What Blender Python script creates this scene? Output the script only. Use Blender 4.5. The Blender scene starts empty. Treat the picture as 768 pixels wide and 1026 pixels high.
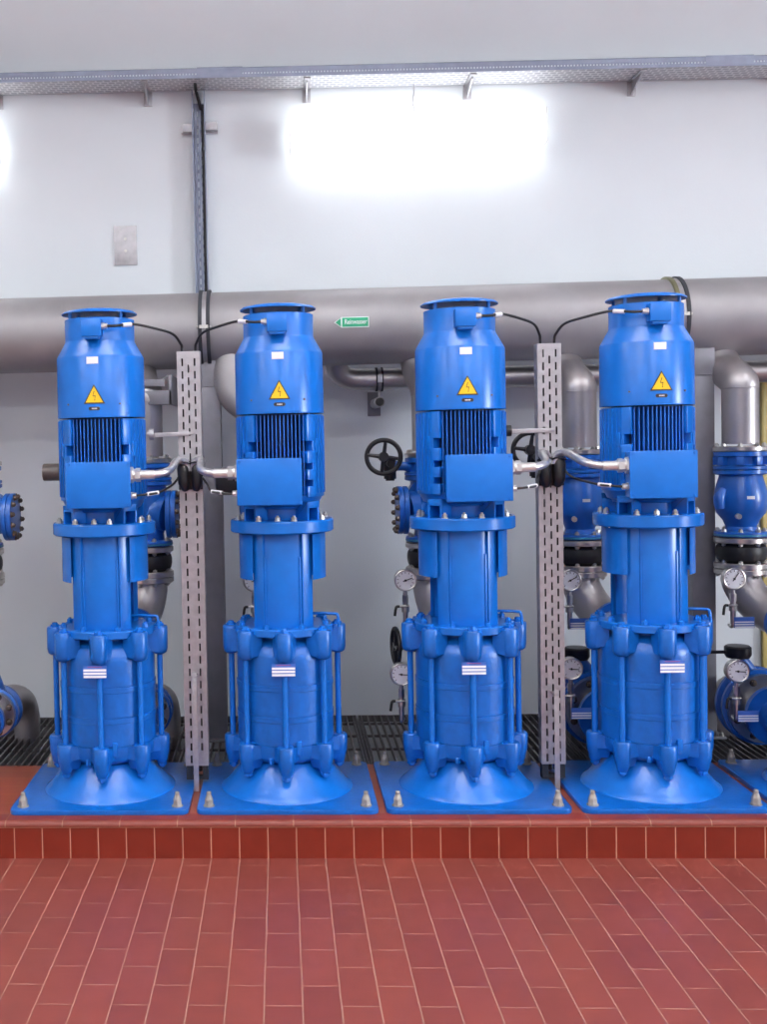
import bpy, bmesh, math, random
from math import sin, cos, pi, radians as R
from mathutils import Vector, Matrix
random.seed(4)
SC = bpy.context.scene
COL = SC.collection

# ------------------------------------------------------------------ materials
def mat(name, col, rough=.5, metal=0., noise=0., nscale=8., bump=0., bscale=60., emit=None, estr=0., coat=0., spec=.5):
    m = bpy.data.materials.new(name); m.use_nodes = True
    nt = m.node_tree; b = nt.nodes['Principled BSDF']
    b.inputs['Base Color'].default_value = (*col, 1)
    b.inputs['Roughness'].default_value = rough
    b.inputs['Metallic'].default_value = metal
    b.inputs['Coat Weight'].default_value = coat
    b.inputs['Coat Roughness'].default_value = .15
    b.inputs['Specular IOR Level'].default_value = spec
    tc = nt.nodes.new('ShaderNodeTexCoord')
    if noise:
        n = nt.nodes.new('ShaderNodeTexNoise'); n.inputs['Scale'].default_value = nscale; n.inputs['Detail'].default_value = 4
        nt.links.new(tc.outputs['Object'], n.inputs['Vector'])
        r = nt.nodes.new('ShaderNodeValToRGB')
        r.color_ramp.elements[0].position = .3; r.color_ramp.elements[1].position = .7
        r.color_ramp.elements[0].color = (*[c*(1-noise) for c in col], 1)
        r.color_ramp.elements[1].color = (*[min(1, c*(1+noise)) for c in col], 1)
        nt.links.new(n.outputs['Fac'], r.inputs['Fac']); nt.links.new(r.outputs['Color'], b.inputs['Base Color'])
    if bump:
        n2 = nt.nodes.new('ShaderNodeTexNoise'); n2.inputs['Scale'].default_value = bscale
        nt.links.new(tc.outputs['Object'], n2.inputs['Vector'])
        bp = nt.nodes.new('ShaderNodeBump'); bp.inputs['Strength'].default_value = bump; bp.inputs['Distance'].default_value = .002
        nt.links.new(n2.outputs['Fac'], bp.inputs['Height']); nt.links.new(bp.outputs['Normal'], b.inputs['Normal'])
    if emit:
        b.inputs['Emission Color'].default_value = (*emit, 1); b.inputs['Emission Strength'].default_value = estr
    return m

def tile_mat(name, c1, c2, mortar, axes, bw, rh, off, rough, shift=(0, 0), freq=2):
    """glazed clay tiles: axes = which object axes run along (brick length, row)"""
    m = bpy.data.materials.new(name); m.use_nodes = True
    nt = m.node_tree; b = nt.nodes['Principled BSDF']
    tc = nt.nodes.new('ShaderNodeTexCoord'); sp = nt.nodes.new('ShaderNodeSeparateXYZ'); cb = nt.nodes.new('ShaderNodeCombineXYZ')
    nt.links.new(tc.outputs['Object'], sp.inputs[0])
    for k in range(2):
        a = nt.nodes.new('ShaderNodeMath'); a.operation = 'ADD'; a.inputs[1].default_value = shift[k] + 20*(bw, rh)[k]
        nt.links.new(sp.outputs[axes[k]], a.inputs[0]); nt.links.new(a.outputs[0], cb.inputs[k])
    br = nt.nodes.new('ShaderNodeTexBrick'); br.offset = off; br.offset_frequency = freq; br.squash = 1
    br.inputs['Scale'].default_value = 1; br.inputs['Brick Width'].default_value = bw; br.inputs['Row Height'].default_value = rh
    br.inputs['Mortar Size'].default_value = .0024; br.inputs['Mortar Smooth'].default_value = .2; br.inputs['Bias'].default_value = 0
    br.inputs['Color1'].default_value = (*c1, 1); br.inputs['Color2'].default_value = (*c2, 1); br.inputs['Mortar'].default_value = (*mortar, 1)
    nt.links.new(cb.outputs[0], br.inputs['Vector'])
    n = nt.nodes.new('ShaderNodeTexNoise'); n.inputs['Scale'].default_value = 9; n.inputs['Detail'].default_value = 5
    nt.links.new(tc.outputs['Object'], n.inputs['Vector'])
    mx = nt.nodes.new('ShaderNodeMix'); mx.data_type = 'RGBA'; mx.blend_type = 'OVERLAY'; mx.inputs[0].default_value = .16
    nt.links.new(br.outputs['Color'], mx.inputs[6]); nt.links.new(n.outputs['Fac'], mx.inputs[7])
    nt.links.new(mx.outputs[2], b.inputs['Base Color'])
    mr = nt.nodes.new('ShaderNodeMapRange'); mr.inputs[3].default_value = rough; mr.inputs[4].default_value = .9
    nt.links.new(br.outputs['Fac'], mr.inputs[0]); nt.links.new(mr.outputs[0], b.inputs['Roughness'])
    bp = nt.nodes.new('ShaderNodeBump'); bp.invert = True; bp.inputs['Strength'].default_value = .6; bp.inputs['Distance'].default_value = .002
    nt.links.new(br.outputs['Fac'], bp.inputs['Height']); nt.links.new(bp.outputs['Normal'], b.inputs['Normal'])
    return m

M = {
 'wall': mat('painted plaster', (.70, .745, .775), .85, noise=.03, nscale=1.6, bump=.2, bscale=90),
 'ceil': mat('ceiling paint', (.80, .82, .83), .9, noise=.02, nscale=2),
 'blue': mat('blue machine paint', (.003, .134, .53), .27, noise=.07, nscale=14, bump=.10, bscale=45, spec=.5),
 'blue_rough': mat('blue paint on rough casting', (.003, .108, .44), .30, noise=.12, nscale=22, bump=.5, bscale=70, spec=.5),
 'blue_deep': mat('deep blue valve paint', (.008, .115, .48), .32, noise=.12, nscale=18, bump=.3, bscale=60, coat=.2),
 'navy': mat('core blue with painted recess shade', (.003, .022, .10), .5),  # shade of the recess between the fins is put into this colour
 'teal': mat('turquoise coated rim', (.03, .22, .36), .4),
 'steel': mat('brushed stainless pipe', (.45, .425, .43), .42, .85, noise=.14, nscale=5, bump=.06, bscale=25),
 'steel_main': mat('pickled stainless header', (.285, .27, .28), .5, .4, noise=.12, nscale=4, bump=.1, bscale=30),
 'flange': mat('machined steel flange', (.58, .56, .54), .3, 1., noise=.1, nscale=30),
 'galv': mat('galvanised sheet', (.43, .42, .44), .45, .65, noise=.12, nscale=28),
 'galv_lip': mat('galvanised tray rim', (.26, .29, .38), .5, .4, noise=.1, nscale=20),
 'post': mat('grey steel post', (.21, .205, .23), .55, .35, noise=.12, nscale=9),
 'anchor': mat('dull anchor bolt', (.33, .30, .27), .5, .5, noise=.2, nscale=60),
 'zinc': mat('zinc plated bolt', (.55, .54, .50), .35, .9, noise=.2, nscale=60),
 'rust': mat('weathered bolt', (.13, .10, .085), .6, .6, noise=.3, nscale=60),
 'black': mat('black rubber', (.008, .008, .010), .45),
 'black_cast': mat('black cast iron', (.010, .010, .014), .35, .1),
 'dark': mat('dark interior steel', (.02, .022, .03), .7),
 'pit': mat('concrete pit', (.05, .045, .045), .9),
 'grate': mat('grating bars', (.20, .19, .20), .45, .7, noise=.2, nscale=30),
 'conduit': mat('braided conduit', (.58, .57, .58), .3, .85, noise=.15, nscale=60),
 'nickel': mat('nickel cable gland', (.62, .61, .60), .3, .6),
 'white': mat('white label', (.80, .80, .82), .5),
 'yellow': mat('warning yellow', (.85, .52, .01), .45),
 'ink': mat('black ink', (.012, .010, .010), .5),
 'green': mat('sign green', (.01, .36, .17), .45),
 'label_blue': mat('label blue', (.05, .14, .50), .45),
 'bronze': mat('yellowish passivated ring', (.22, .21, .12), .4, .7),
 'brown': mat('grey brown painted gearbox', (.11, .095, .09), .5, .3),
 'door_yellow': mat('yellowish door frame', (.50, .40, .14), .5),
 'door_blue': mat('dark blue door paint', (.03, .045, .14), .45),
 'lamp': mat('lit lamp diffuser', (.9, .9, .9), .5, emit=(.97, .985, 1.), estr=4.2),
 'tube': mat('lit fluorescent tube', (.9, .9, .9), .5, emit=(.93, .97, 1.), estr=9.),
 'frame': mat('window frame paint', (.7, .7, .7), .5),
 'glass': mat('clear glass', (1, 1, 1), .02),
 'red': mat('small red print', (.35, .06, .16), .5),
}
M['glass'].node_tree.nodes['Principled BSDF'].inputs['Transmission Weight'].default_value = 1.
M['floor'] = tile_mat('red clay floor tiles', (.215, .043, .029), (.180, .034, .024), (.29, .15, .11), (1, 0), .2445, .1143, .5, .42, shift=(-3.632+.2445*30, .079))
M['riser'] = tile_mat('glazed red riser tiles', (.20, .023, .012), (.165, .018, .009), (.45, .20, .12), (0, 2), .1143, .135, 0, .22, shift=(.079, .008))
M['nosing'] = tile_mat('glazed red edge tiles', (.20, .027, .015), (.17, .023, .012), (.30, .15, .10), (0, 1), .2335, .30, 0, .42, shift=(.209, -4.3))
M['plinth'] = tile_mat('brick red plinth tiles', (.27, .050, .020), (.23, .042, .017), (.40, .20, .13), (0, 1), .2335, .117, 0, .35, shift=(.209, -4.55))

def weave_mat():
    m = mat('expanded metal sheet', (.50, .50, .52), .5, .3)
    nt = m.node_tree; b = nt.nodes['Principled BSDF']
    tc = nt.nodes.new('ShaderNodeTexCoord')
    v = nt.nodes.new('ShaderNodeTexBrick'); v.offset = .5
    v.inputs['Scale'].default_value = 1; v.inputs['Brick Width'].default_value = .040; v.inputs['Row Height'].default_value = .034
    v.inputs['Mortar Size'].default_value = .0065; v.inputs['Mortar Smooth'].default_value = .6
    v.inputs['Color1'].default_value = (.42, .42, .45, 1); v.inputs['Color2'].default_value = (.36, .36, .39, 1); v.inputs['Mortar'].default_value = (.66, .66, .67, 1)
    nt.links.new(tc.outputs['Object'], v.inputs['Vector'])
    nt.links.new(v.outputs['Color'], b.inputs['Base Color'])
    return m
M['weave'] = weave_mat()

# ------------------------------------------------------------------ geometry helpers
class G:
    """collects vertices and faces for one mesh"""
    def __init__(s): s.v = []; s.f = []
    def add(s, vs, fs, mx=None):
        k = len(s.v)
        s.v += [tuple(mx @ Vector(p)) if mx else tuple(p) for p in vs]
        s.f += [tuple(i+k for i in f) for f in fs]; return s
    def box(s, x0, x1, y0, y1, z0, z1, mx=None):
        vs = [(x, y, z) for z in (z0, z1) for y in (y0, y1) for x in (x0, x1)]
        return s.add(vs, [(0, 2, 3, 1), (4, 5, 7, 6), (0, 1, 5, 4), (2, 6, 7, 3), (0, 4, 6, 2), (1, 3, 7, 5)], mx)
    def lathe(s, prof, n=48, mx=None, a0=0., a1=2*pi):
        full = abs(a1-a0-2*pi) < 1e-6
        m = n if full else n+1
        vs = []; fs = []
        for i in range(m):
            a = a0+(a1-a0)*i/n
            for r, z in prof: vs.append((r*sin(a), -r*cos(a), z))
        k = len(prof)
        for i in range(n):
            j = (i+1) % m
            for t in range(k-1):
                fs.append((i*k+t, j*k+t, j*k+t+1, i*k+t+1))
        if full:
            if prof[0][0] > 1e-6: fs.append(tuple(i*k for i in range(n))[::-1])
            if prof[-1][0] > 1e-6: fs.append(tuple(i*k+k-1 for i in range(n)))
        return s.add(vs, fs, mx)
    def shell(s, r0, r1, z0, z1, a0, a1, n=24, mx=None):
        """curved slab; angle 0 faces -Y (the front), positive towards +X"""
        vs = []; fs = []
        for i in range(n+1):
            a = a0+(a1-a0)*i/n
            for r, z in ((r0, z0), (r1, z0), (r1, z1), (r0, z1)): vs.append((r*sin(a), -r*cos(a), z))
        for i in range(n):
            for t in range(4):
                u = (t+1) % 4
                fs.append((i*4+t, (i+1)*4+t, (i+1)*4+u, i*4+u))
        fs += [(0, 1, 2, 3), (n*4+3, n*4+2, n*4+1, n*4)]
        return s.add(vs, fs, mx)
    def cyl(s, p0, p1, r0, r1=None, n=20, mx=None):
        if r1 is None: r1 = r0
        p0 = Vector(p0); p1 = Vector(p1); d = p1-p0
        q = d.to_track_quat('Z', 'Y').to_matrix().to_4x4(); q.translation = p0
        if mx: q = mx @ q
        return s.lathe([(r0, 0), (r1, d.length)], n, q)
    def tube(s, pts, r, n=12, smooth=0, caps=True):
        P = [Vector(p) for p in pts]
        rad = list(r) if isinstance(r, (list, tuple)) else [r]*len(P)
        if smooth:
            Q = []; RR = []
            for i in range(len(P)-1):
                a = P[max(i-1, 0)]; b = P[i]; c = P[i+1]; d = P[min(i+2, len(P)-1)]
                for k in range(smooth):
                    t = k/smooth
                    Q.append(.5*((2*b)+(c-a)*t+(2*a-5*b+4*c-d)*t*t+(3*b-a-3*c+d)*t**3)); RR.append(rad[i]*(1-t)+rad[i+1]*t)
            Q.append(P[-1]); RR.append(rad[-1]); P = Q; rad = RR
        vs = []; fs = []
        T = [(P[min(i+1, len(P)-1)]-P[max(i-1, 0)]).normalized() for i in range(len(P))]
        u = T[0].orthogonal().normalized()
        for i, p in enumerate(P):
            u = (u-T[i]*u.dot(T[i])).normalized(); w = T[i].cross(u)
            for k in range(n):
                a = 2*pi*k/n; vs.append(tuple(p+(u*cos(a)+w*sin(a))*rad[i]))
        for i in range(len(P)-1):
            for k in range(n):
                j = (k+1) % n; fs.append((i*n+k, i*n+j, (i+1)*n+j, (i+1)*n+k))
        if caps: fs += [tuple(range(n))[::-1], tuple((len(P)-1)*n+k for k in range(n))]
        return s.add(vs, fs)
    def prism(s, poly, y0, y1, mx=None):
        """poly in x,z extruded along y"""
        n = len(poly)
        vs = [(x, y0, z) for x, z in poly]+[(x, y1, z) for x, z in poly]
        fs = [tuple(range(n)), tuple(range(2*n-1, n-1, -1))]+[(i, i+n, (i+1) % n+n, (i+1) % n) for i in range(n)]
        return s.add(vs, fs, mx)
    def wrap(s, rows, r, t=.0015, n=6):
        """curved sticker: rows of (z, xl, xr) wrapped on a cylinder of radius r, raised t"""
        vs = []; fs = []
        for rr in (r+t, r-.002):
            for z, a, b in rows:
                for k in range(n+1):
                    x = a+(b-a)*k/n; th = x/r; vs.append((rr*sin(th), -rr*cos(th), z))
        m = len(rows); w = n+1
        for i in range(m-1):
            for k in range(n):
                fs.append((i*w+k, i*w+k+1, (i+1)*w+k+1, (i+1)*w+k))
        o = m*w; ring = [k for k in range(w)]+[i*w+n for i in range(1, m)]+[(m-1)*w+k for k in range(n-1, -1, -1)]+[i*w for i in range(m-2, 0, -1)]
        for i in range(len(ring)):
            a, b = ring[i], ring[(i+1) % len(ring)]; fs.append((a, a+o, b+o, b))
        return s.add(vs, fs)
    def torus(s, c, axis, Rr, r, n=32, m=8):
        q = Vector(axis).to_track_quat('Z', 'Y')
        vs = []; fs = []
        for i in range(n):
            a = 2*pi*i/n
            for k in range(m):
                b = 2*pi*k/m
                vs.append(tuple(Vector(c)+q @ Vector(((Rr+r*cos(b))*cos(a), (Rr+r*cos(b))*sin(a), r*sin(b)))))
        for i in range(n):
            for k in range(m):
                fs.append((i*m+k, ((i+1) % n)*m+k, ((i+1) % n)*m+(k+1) % m, i*m+(k+1) % m))
        return s.add(vs, fs)
    def mesh(s, name, m, bevel=0., sharp=32):
        me = bpy.data.meshes.new(name); me.from_pydata(s.v, [], s.f)
        bm = bmesh.new(); bm.from_mesh(me)
        bmesh.ops.remove_doubles(bm, verts=bm.verts, dist=1e-6)
        bmesh.ops.recalc_face_normals(bm, faces=bm.faces)
        if bevel:
            es = [e for e in bm.edges if len(e.link_faces) == 2 and e.calc_face_angle(0) > R(35)]
            bmesh.ops.bevel(bm, geom=es, offset=bevel, segments=2, affect='EDGES', profile=.6, clamp_overlap=True)
        bm.to_mesh(me); bm.free()
        for p in me.polygons: p.use_smooth = True
        me.set_sharp_from_angle(angle=R(sharp))
        me.materials.append(m if not isinstance(m, str) else M[m]); return me

def put(name, data, parent=None, loc=(0, 0, 0), rot=(0, 0, 0)):
    o = bpy.data.objects.new(name, data); COL.objects.link(o)
    o.parent = parent; o.location = loc; o.rotation_euler = rot; return o
def part(name, g, m, parent, bevel=0., sharp=32, label=None, loc=(0, 0, 0)):
    o = put(name, g.mesh(name, m, bevel, sharp), parent, loc)
    if label: o['label'] = label
    return o
def tag(o, label, cat, group=None):
    o['label'] = label; o['category'] = cat
    if group: o['group'] = group
    return o
def thing(name, label, cat, loc=(0, 0, 0), group=None):
    return tag(put(name, None, None, loc), label, cat, group)
def struct(name, g, m, bevel=0., label=None, cat=None):
    o = put(name, g.mesh(name, m, bevel)); o['kind'] = 'structure'
    if label: o['label'] = label
    if cat: o['category'] = cat
    return o

# ------------------------------------------------------------------ world constants (metres)
WY = 6.17                    # back wall
ZP = .154                    # plinth top
AX = [-.774, .001, .774, 1.556, 2.332]   # pump axes
PY = 4.849
ZC = 4.3

# ------------------------------------------------------------------ setting
XL, XR, YF = -6.5, 12.0, -6.5
PB = 5.215                   # back of the plinth, where the grating starts
struct('floor', G().box(XL, XR, YF, 4.46, -.1, 0), 'floor')
struct('wall_back', G().box(XL-.2, XR+.2, WY, WY+.2, -1.2, ZC+.2), 'wall')
struct('wall_left', G().box(XL-.2, XL, YF, WY, -1.2, ZC+.2), 'wall')
struct('wall_front', G().box(XL-.2, XR+.2, YF-.2, YF, -.1, ZC+.2), 'wall')
struct('ceiling', G().box(XL, XR, YF, WY, ZC, ZC+.2), 'ceil')
# right wall with a window opening
wy0, wy1, wz0, wz1 = -1.5, .3, .9, 3.6
g = G().box(XR, XR+.2, YF, wy0, -.1, ZC+.2).box(XR, XR+.2, wy1, WY, -1.2, ZC+.2).box(XR, XR+.2, wy0, wy1, -.1, wz0).box(XR, XR+.2, wy0, wy1, wz1, ZC+.2)
struct('wall_right', g, 'wall')
wn = put('window_1', None, None, (XR+.1, (wy0+wy1)/2, wz0)); wn['kind'] = 'structure'
w2 = (wy1-wy0)/2; wh = wz1-wz0
g = G().box(-.03, .03, -w2, w2, 0, .06).box(-.03, .03, -w2, w2, wh-.06, wh).box(-.03, .03, -w2, -w2+.06, 0, wh).box(-.03, .03, w2-.06, w2, 0, wh).box(-.03, .03, -.03, .03, 0, wh)
part('window_frame', g, 'frame', wn)
# blue door leaf in a yellowish frame at the right end of the back wall
d1 = put('door_1', None, None, (2.575, WY, .154)); d1['kind'] = 'structure'
part('door_frame', G().box(0, .05, -.03, -.0005, -.15, 1.80).box(.05, .95, -.03, -.0005, 1.75, 1.80).box(.95, 1.0, -.03, -.0005, -.15, 1.80), 'door_yellow', d1, .002)
part('door_leaf', G().box(.052, .948, -.02, -.0005, -.15, 1.748), 'door_blue', d1)
# plinth
struct('plinth_top', G().box(XL, XR, 4.452, PB, .02, ZP), 'plinth', label='brick red tiled plinth under the pumps', cat='plinth')
struct('plinth_riser', G().box(XL, XR, 4.440, 4.4515, 0, .130), 'riser', label='row of glossy dark red tiles facing the plinth step', cat='tiles')
prof = [(4.4515, .1305), (4.4515, ZP-.002)]
g = G(); n = 8
poly = [(4.470, .1305), (4.4335, .1305)]+[(4.4335+.024*(1-cos(pi/2*k/n)), .1305+.024*sin(pi/2*k/n)) for k in range(n+1)]+[(4.520, .1553), (4.520, ZP-.001), (4.470, ZP-.001)]
vs = [(XL, y, z) for y, z in poly]+[(XR, y, z) for y, z in poly]; k = len(poly)
g.add(vs, [tuple(range(k)), tuple(range(2*k-1, k-1, -1))]+[(i, i+k, (i+1) % k+k, (i+1) % k) for i in range(k)])
struct('plinth_nosing', g, 'nosing', label='rounded red edge tiles along the top of the plinth step', cat='tiles')
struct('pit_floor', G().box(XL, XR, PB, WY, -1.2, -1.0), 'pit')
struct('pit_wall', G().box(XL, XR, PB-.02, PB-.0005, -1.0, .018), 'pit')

# steel grating over the pit, one panel per metre, bars run towards the wall
for k, gx in enumerate([-2.6, -1.6, -.6, .4, 1.4, 2.4, 3.4]):
    wv = .99
    t = thing('floor_grating', ['dark steel bar grating panel at the left edge of the photo', 'dark steel bar grating panel behind the gap left of the leftmost pump',
        'dark steel bar grating panel behind the leftmost slotted cable column', 'dark steel bar grating panel in the open gap between second and third pumps',
        'dark steel bar grating panel behind the right slotted cable column', 'dark steel bar grating panel at the right edge of the photo', 'dark steel bar grating panel outside the photo to the right'][k], 'grating', (gx, PB, ZP-.005), 'bar grating panels over the pit')
    g = G(); nb = 28
    for i in range(nb):
        x = (i+.5)*wv/nb; g.box(x-.0028, x+.0028, .004, WY-PB-.004, -.03, 0)
    part('bearing_bars', g, 'grate', t)
    g = G()
    for i in range(4):
        y = .10+i*(WY-PB-.20)/3; g.box(.01, wv-.01, y-.0012, y+.0012, -.029, -.016)
    part('cross_bars', g, 'grate', t)
    part('edge_frame', G().box(0, wv, 0, .006, -.035, .002).box(0, wv, WY-PB-.006, WY-PB-.0005, -.035, .002).box(0, .006, .006, WY-PB-.006, -.035, .002).box(wv-.006, wv, .006, WY-PB-.006, -.035, .002), 'grate', t)

# ------------------------------------------------------------------ shared small meshes
def hexm(r, h, m, name='bolt', stud=0.):
    g = G().lathe([(r*1.25, 0), (r*1.25, h*.15)], 16).lathe([(r, h*.15), (r, h*.9), (r*.8, h)], 6)
    if stud: g.lathe([(r*.5, h*.9), (r*.5, h+stud)], 8)
    return g.mesh(name, m, sharp=30)
BOLT_ZINC = hexm(.0115, .017, 'zinc', stud=.006)
BOLT_BLUE = hexm(.014, .018, 'blue', stud=.006)
BOLT_RUST = hexm(.013, .016, 'rust', stud=.004)
BOLT_SM = hexm(.011, .013, 'zinc', stud=.004)

def ring_bolts(parent, data, r, z, n, a0=0., flip=False, name='bolt', axis='Z', c=(0, 0, 0), only=None):
    for i in range(n):
        a = a0+2*pi*i/n
        if only and not only(a): continue
        if axis == 'Z': p = (c[0]+r*sin(a), c[1]-r*cos(a), z); e = (pi if flip else 0, 0, a)
        elif axis == 'X': p = (z, c[1]+r*sin(a), c[2]+r*cos(a)); e = (0, -pi/2 if flip else pi/2, 0)
        else: p = (c[0]+r*sin(a), z, c[2]+r*cos(a)); e = (pi/2 if flip else -pi/2, 0, 0)
        put(name, data, parent, p, e)

def lug_mesh_upper():
    g = G()
    g.lathe([(.022, -.066), (.032, -.058), (.036, -.04), (.0365, .050), (.033, .056)], 20)
    g.add([(-.036, 0, -.056), (.036, 0, -.056), (.036, 0, .045), (-.036, 0, .045), (-.050, .05, -.046), (.050, .05, -.046), (.050, .05, .030), (-.050, .05, .030)],
          [(0, 1, 2, 3), (0, 4, 5, 1), (1, 5, 6, 2), (2, 6, 7, 3), (3, 7, 4, 0), (4, 7, 6, 5)])
    return g.mesh('tie_rod_lug', 'blue_rough', sharp=40)
def lug_mesh_lower():
    g = G()
    g.lathe([(.010, -.076), (.020, -.070), (.026, -.056), (.028, -.04), (.035, -.015), (.037, .046), (.033, .054)], 20)
    g.add([(-.036, 0, -.012), (.036, 0, -.012), (.036, 0, .05), (-.036, 0, .05), (-.058, .045, -.006), (.058, .045, -.006), (.058, .045, .045), (-.058, .045, .045)],
          [(0, 1, 2, 3), (0, 4, 5, 1), (1, 5, 6, 2), (2, 6, 7, 3), (3, 7, 4, 0), (4, 7, 6, 5)])
    g.add([(-.036, 0, -.012), (.036, 0, -.012), (.040, .055, -.012), (-.040, .055, -.012), (-.020, 0, -.055), (.020, 0, -.055), (.026, .05, -.055), (-.026, .05, -.055)],
          [(0, 1, 5, 4), (1, 2, 6, 5), (2, 3, 7, 6), (3, 0, 4, 7), (4, 5, 6, 7), (0, 3, 2, 1)])
    return g.mesh('casing_foot', 'blue_rough', sharp=40)
LUG_U, LUG_L = lug_mesh_upper(), lug_mesh_lower()
ROD = G().lathe([(.0125, 0), (.0125, .39)], 14).mesh('tie_rod', 'blue')
RODNUT = G().lathe([(.020, 0), (.020, .012), (.013, .013), (.013, .019), (.010, .021)], 6).mesh('rod_nut', 'blue', sharp=25)

PIN = G().lathe([(.0075, 0), (.0075, .068)], 10).mesh('cap_pin', 'blue')
SCREW = G().lathe([(.0055, 0), (.005, .004)], 10).mesh('lid_screw', 'blue')
def rrect(hx, hy, r, n=5):
    out = []
    for cx, cy, a in ((hx-r, hy-r, 0), (-hx+r, hy-r, 1), (-hx+r, -hy+r, 2), (hx-r, -hy+r, 3)):
        for k in range(n+1):
            t = (a+k/n)*pi/2; out.append((cx+r*cos(t), cy+r*sin(t)))
    return out
def slab(poly, z0, z1):
    g = G(); n = len(poly)
    return g.add([(x, y, z0) for x, y in poly]+[(x, y, z1) for x, y in poly],
                 [tuple(range(n))[::-1], tuple(range(n, 2*n))]+[(i, (i+1) % n, (i+1) % n+n, i+n) for i in range(n)])

# motor outer frame reused by every pump
RM = .192
def motor_meshes():
    out = {}
    g = G(); a = R(50)
    g.shell(.150, RM, 1.290, 1.637, a, 2*pi-a, 60)
    out['frame'] = g.mesh('motor_housing', 'blue_rough', sharp=30)
    g = G()                                       # lower end shield, tapering to the bell
    g.lathe([(.145, 1.235), (.150, 1.245), (.168, 1.252), (.188, 1.292)], 56)
    out['end'] = g.mesh('end_shield', 'blue_rough')
    g = G().lathe([(.128, 1.182), (.128, 1.24)], 40)
    for q in (45, 135, 225, 315):
        mx = Matrix.Rotation(R(q), 4, 'Z')
        g.box(-.036, -.026, -.19, -.11, 1.182, 1.262, mx).box(.026, .036, -.19, -.11, 1.182, 1.262, mx).box(-.036, .036, -.19, -.13, 1.235, 1.262, mx)
    out['bell'] = g.mesh('motor_foot', 'blue', .002)
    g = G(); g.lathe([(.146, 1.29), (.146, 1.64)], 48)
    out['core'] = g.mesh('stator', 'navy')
    g = G()
    for k in range(13):
        x = (k-6)*.0168; y = -math.sqrt(.186**2-x*x)
        g.box(x-.0022, x+.0022, y, -.12, 1.295, 1.636)
    out['fins'] = g.mesh('cooling_fins', 'blue_deep')
    g = G()                                       # vertical rails with notched lugs beside the fins, and shallow ribs round the housing
    for s in (-1, 1):
        mx = Matrix.Rotation(s*R(40), 4, 'Z')
        a0, a1 = sorted((s*R(36), s*R(50)))
        for z0, z1 in ((1.29, 1.335), (1.362, 1.405), (1.432, 1.484), (1.526, 1.637)): g.shell(.150, .1985, z0, z1, a0, a1, 5)
        a0, a1 = sorted((s*R(45.5), s*R(50))); g.shell(.150, .196, 1.30, 1.63, a0, a1, 3)
        a0, a1 = sorted((s*R(50), s*R(56))); g.shell(.18, .2005, 1.476, 1.536, a0, a1, 3)
        for q in range(56, 176, 8):
            m2 = Matrix.Rotation(s*R(q), 4, 'Z')
            g.box(-.0025, .0025, -.1965, -.18, 1.305, 1.632, m2)
    out['rail'] = g.mesh('housing_rib', 'blue', .0015)
    g = G()                                       # fan cowl, open neck, wall thickness
    g.lathe([(.196, 1.643), (.197, 1.648), (.1965, 1.655), (.1955, 1.90), (.1925, 1.908), (.158, 1.968), (.156, 1.975), (.156, 2.066), (.152, 2.068), (.152, 1.975), (.19, 1.905), (.192, 1.643)], 72)
    out['cowl'] = g.mesh('fan_cowl', 'blue', sharp=50)
    g = G().lathe([(.0, 2.116), (.05, 2.115), (.12, 2.110), (.160, 2.102), (.169, 2.094), (.1685, 2.090), (.158, 2.094), (.12, 2.101), (.0, 2.106)], 64)
    out['cap'] = g.mesh('rain_cap', 'blue', sharp=50)
    g = G()
    g.lathe([(.151, 1.985), (.151, 1.99), (.0, 1.99)], 40)
    for q in range(0, 360, 30):
        g.box(-.006, .006, -.15, -.03, 1.99, 2.01, Matrix.Rotation(R(q), 4, 'Z'))
    out['fan'] = g.mesh('fan_guard', 'dark')
    g = G().lathe([(.207, .697), (.213, .70), (.213, .727), (.209, .731), (.10, .731)], 56)
    out['lf'] = g.mesh('lower_flange', 'blue')
    g = G().lathe([(.20, 1.129), (.221, 1.131), (.226, 1.136), (.226, 1.178), (.222, 1.184), (.12, 1.186)], 64)
    out['uf'] = g.mesh('upper_flange', 'blue')
    g = G()
    for c in (0, pi):
        g.shell(.146, .158, .728, 1.132, c-R(47), c+R(47), 24)
        for s in (-1, 1):
            g.shell(.146, .170, .728, 1.132, c+s*R(38)-R(9), c+s*R(38)+R(9), 6)
            g.shell(.158, .1635, .735, 1.03, c+s*R(27)-R(1.5), c+s*R(27)+R(1.5), 2)
    out['lantern'] = g.mesh('lantern', 'blue', .0015)
    g = G().lathe([(.03, .73), (.03, .84), (.055, .84), (.055, .98), (.035, .98), (.035, 1.14)], 24)
    out['shaft'] = g.mesh('shaft_coupling', 'blue_deep')
    g = G().shell(.184, .187, .932, 1.124, R(43), R(137), 24)
    g.box(.166, .186, -.006, .006, .95, .97, Matrix.Rotation(R(-42), 4, 'Z'))
    out['guard'] = g.mesh('coupling_guard', 'blue', sharp=40)
    # stage casing: suction ring, three stages with seams, domed top
    P = [(.150, .158), (.172, .160), (.198, .178), (.207, .200), (.208, .236), (.2035, .2375), (.2035, .2405), (.207, .242)]
    for z in (.363, .494):
        P += [(.207, z-.026), (.2095, z-.024), (.2095, z-.003), (.204, z-.0015), (.204, z+.0015), (.206, z+.003), (.206, z+.012)]
    P += [(.206, .600), (.203, .622), (.193, .646), (.178, .664), (.160, .674), (.155, .682), (.155, .698)]
    g = G().lathe(P, 72)
    out['casing'] = g.mesh('stage_casing', 'blue_rough', sharp=28)
    g = G().lathe([(.286, .020), (.283, .026), (.262, .040), (.176, .140), (.166, .152), (.150, .154), (.148, .159)], 72)
    out['cone'] = g.mesh('pedestal', 'blue', sharp=40)
    g = slab(rrect(.371, .346, .035), 0, .021)
    out['plate'] = g.mesh('base_plate', 'blue_rough', .004)
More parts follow.
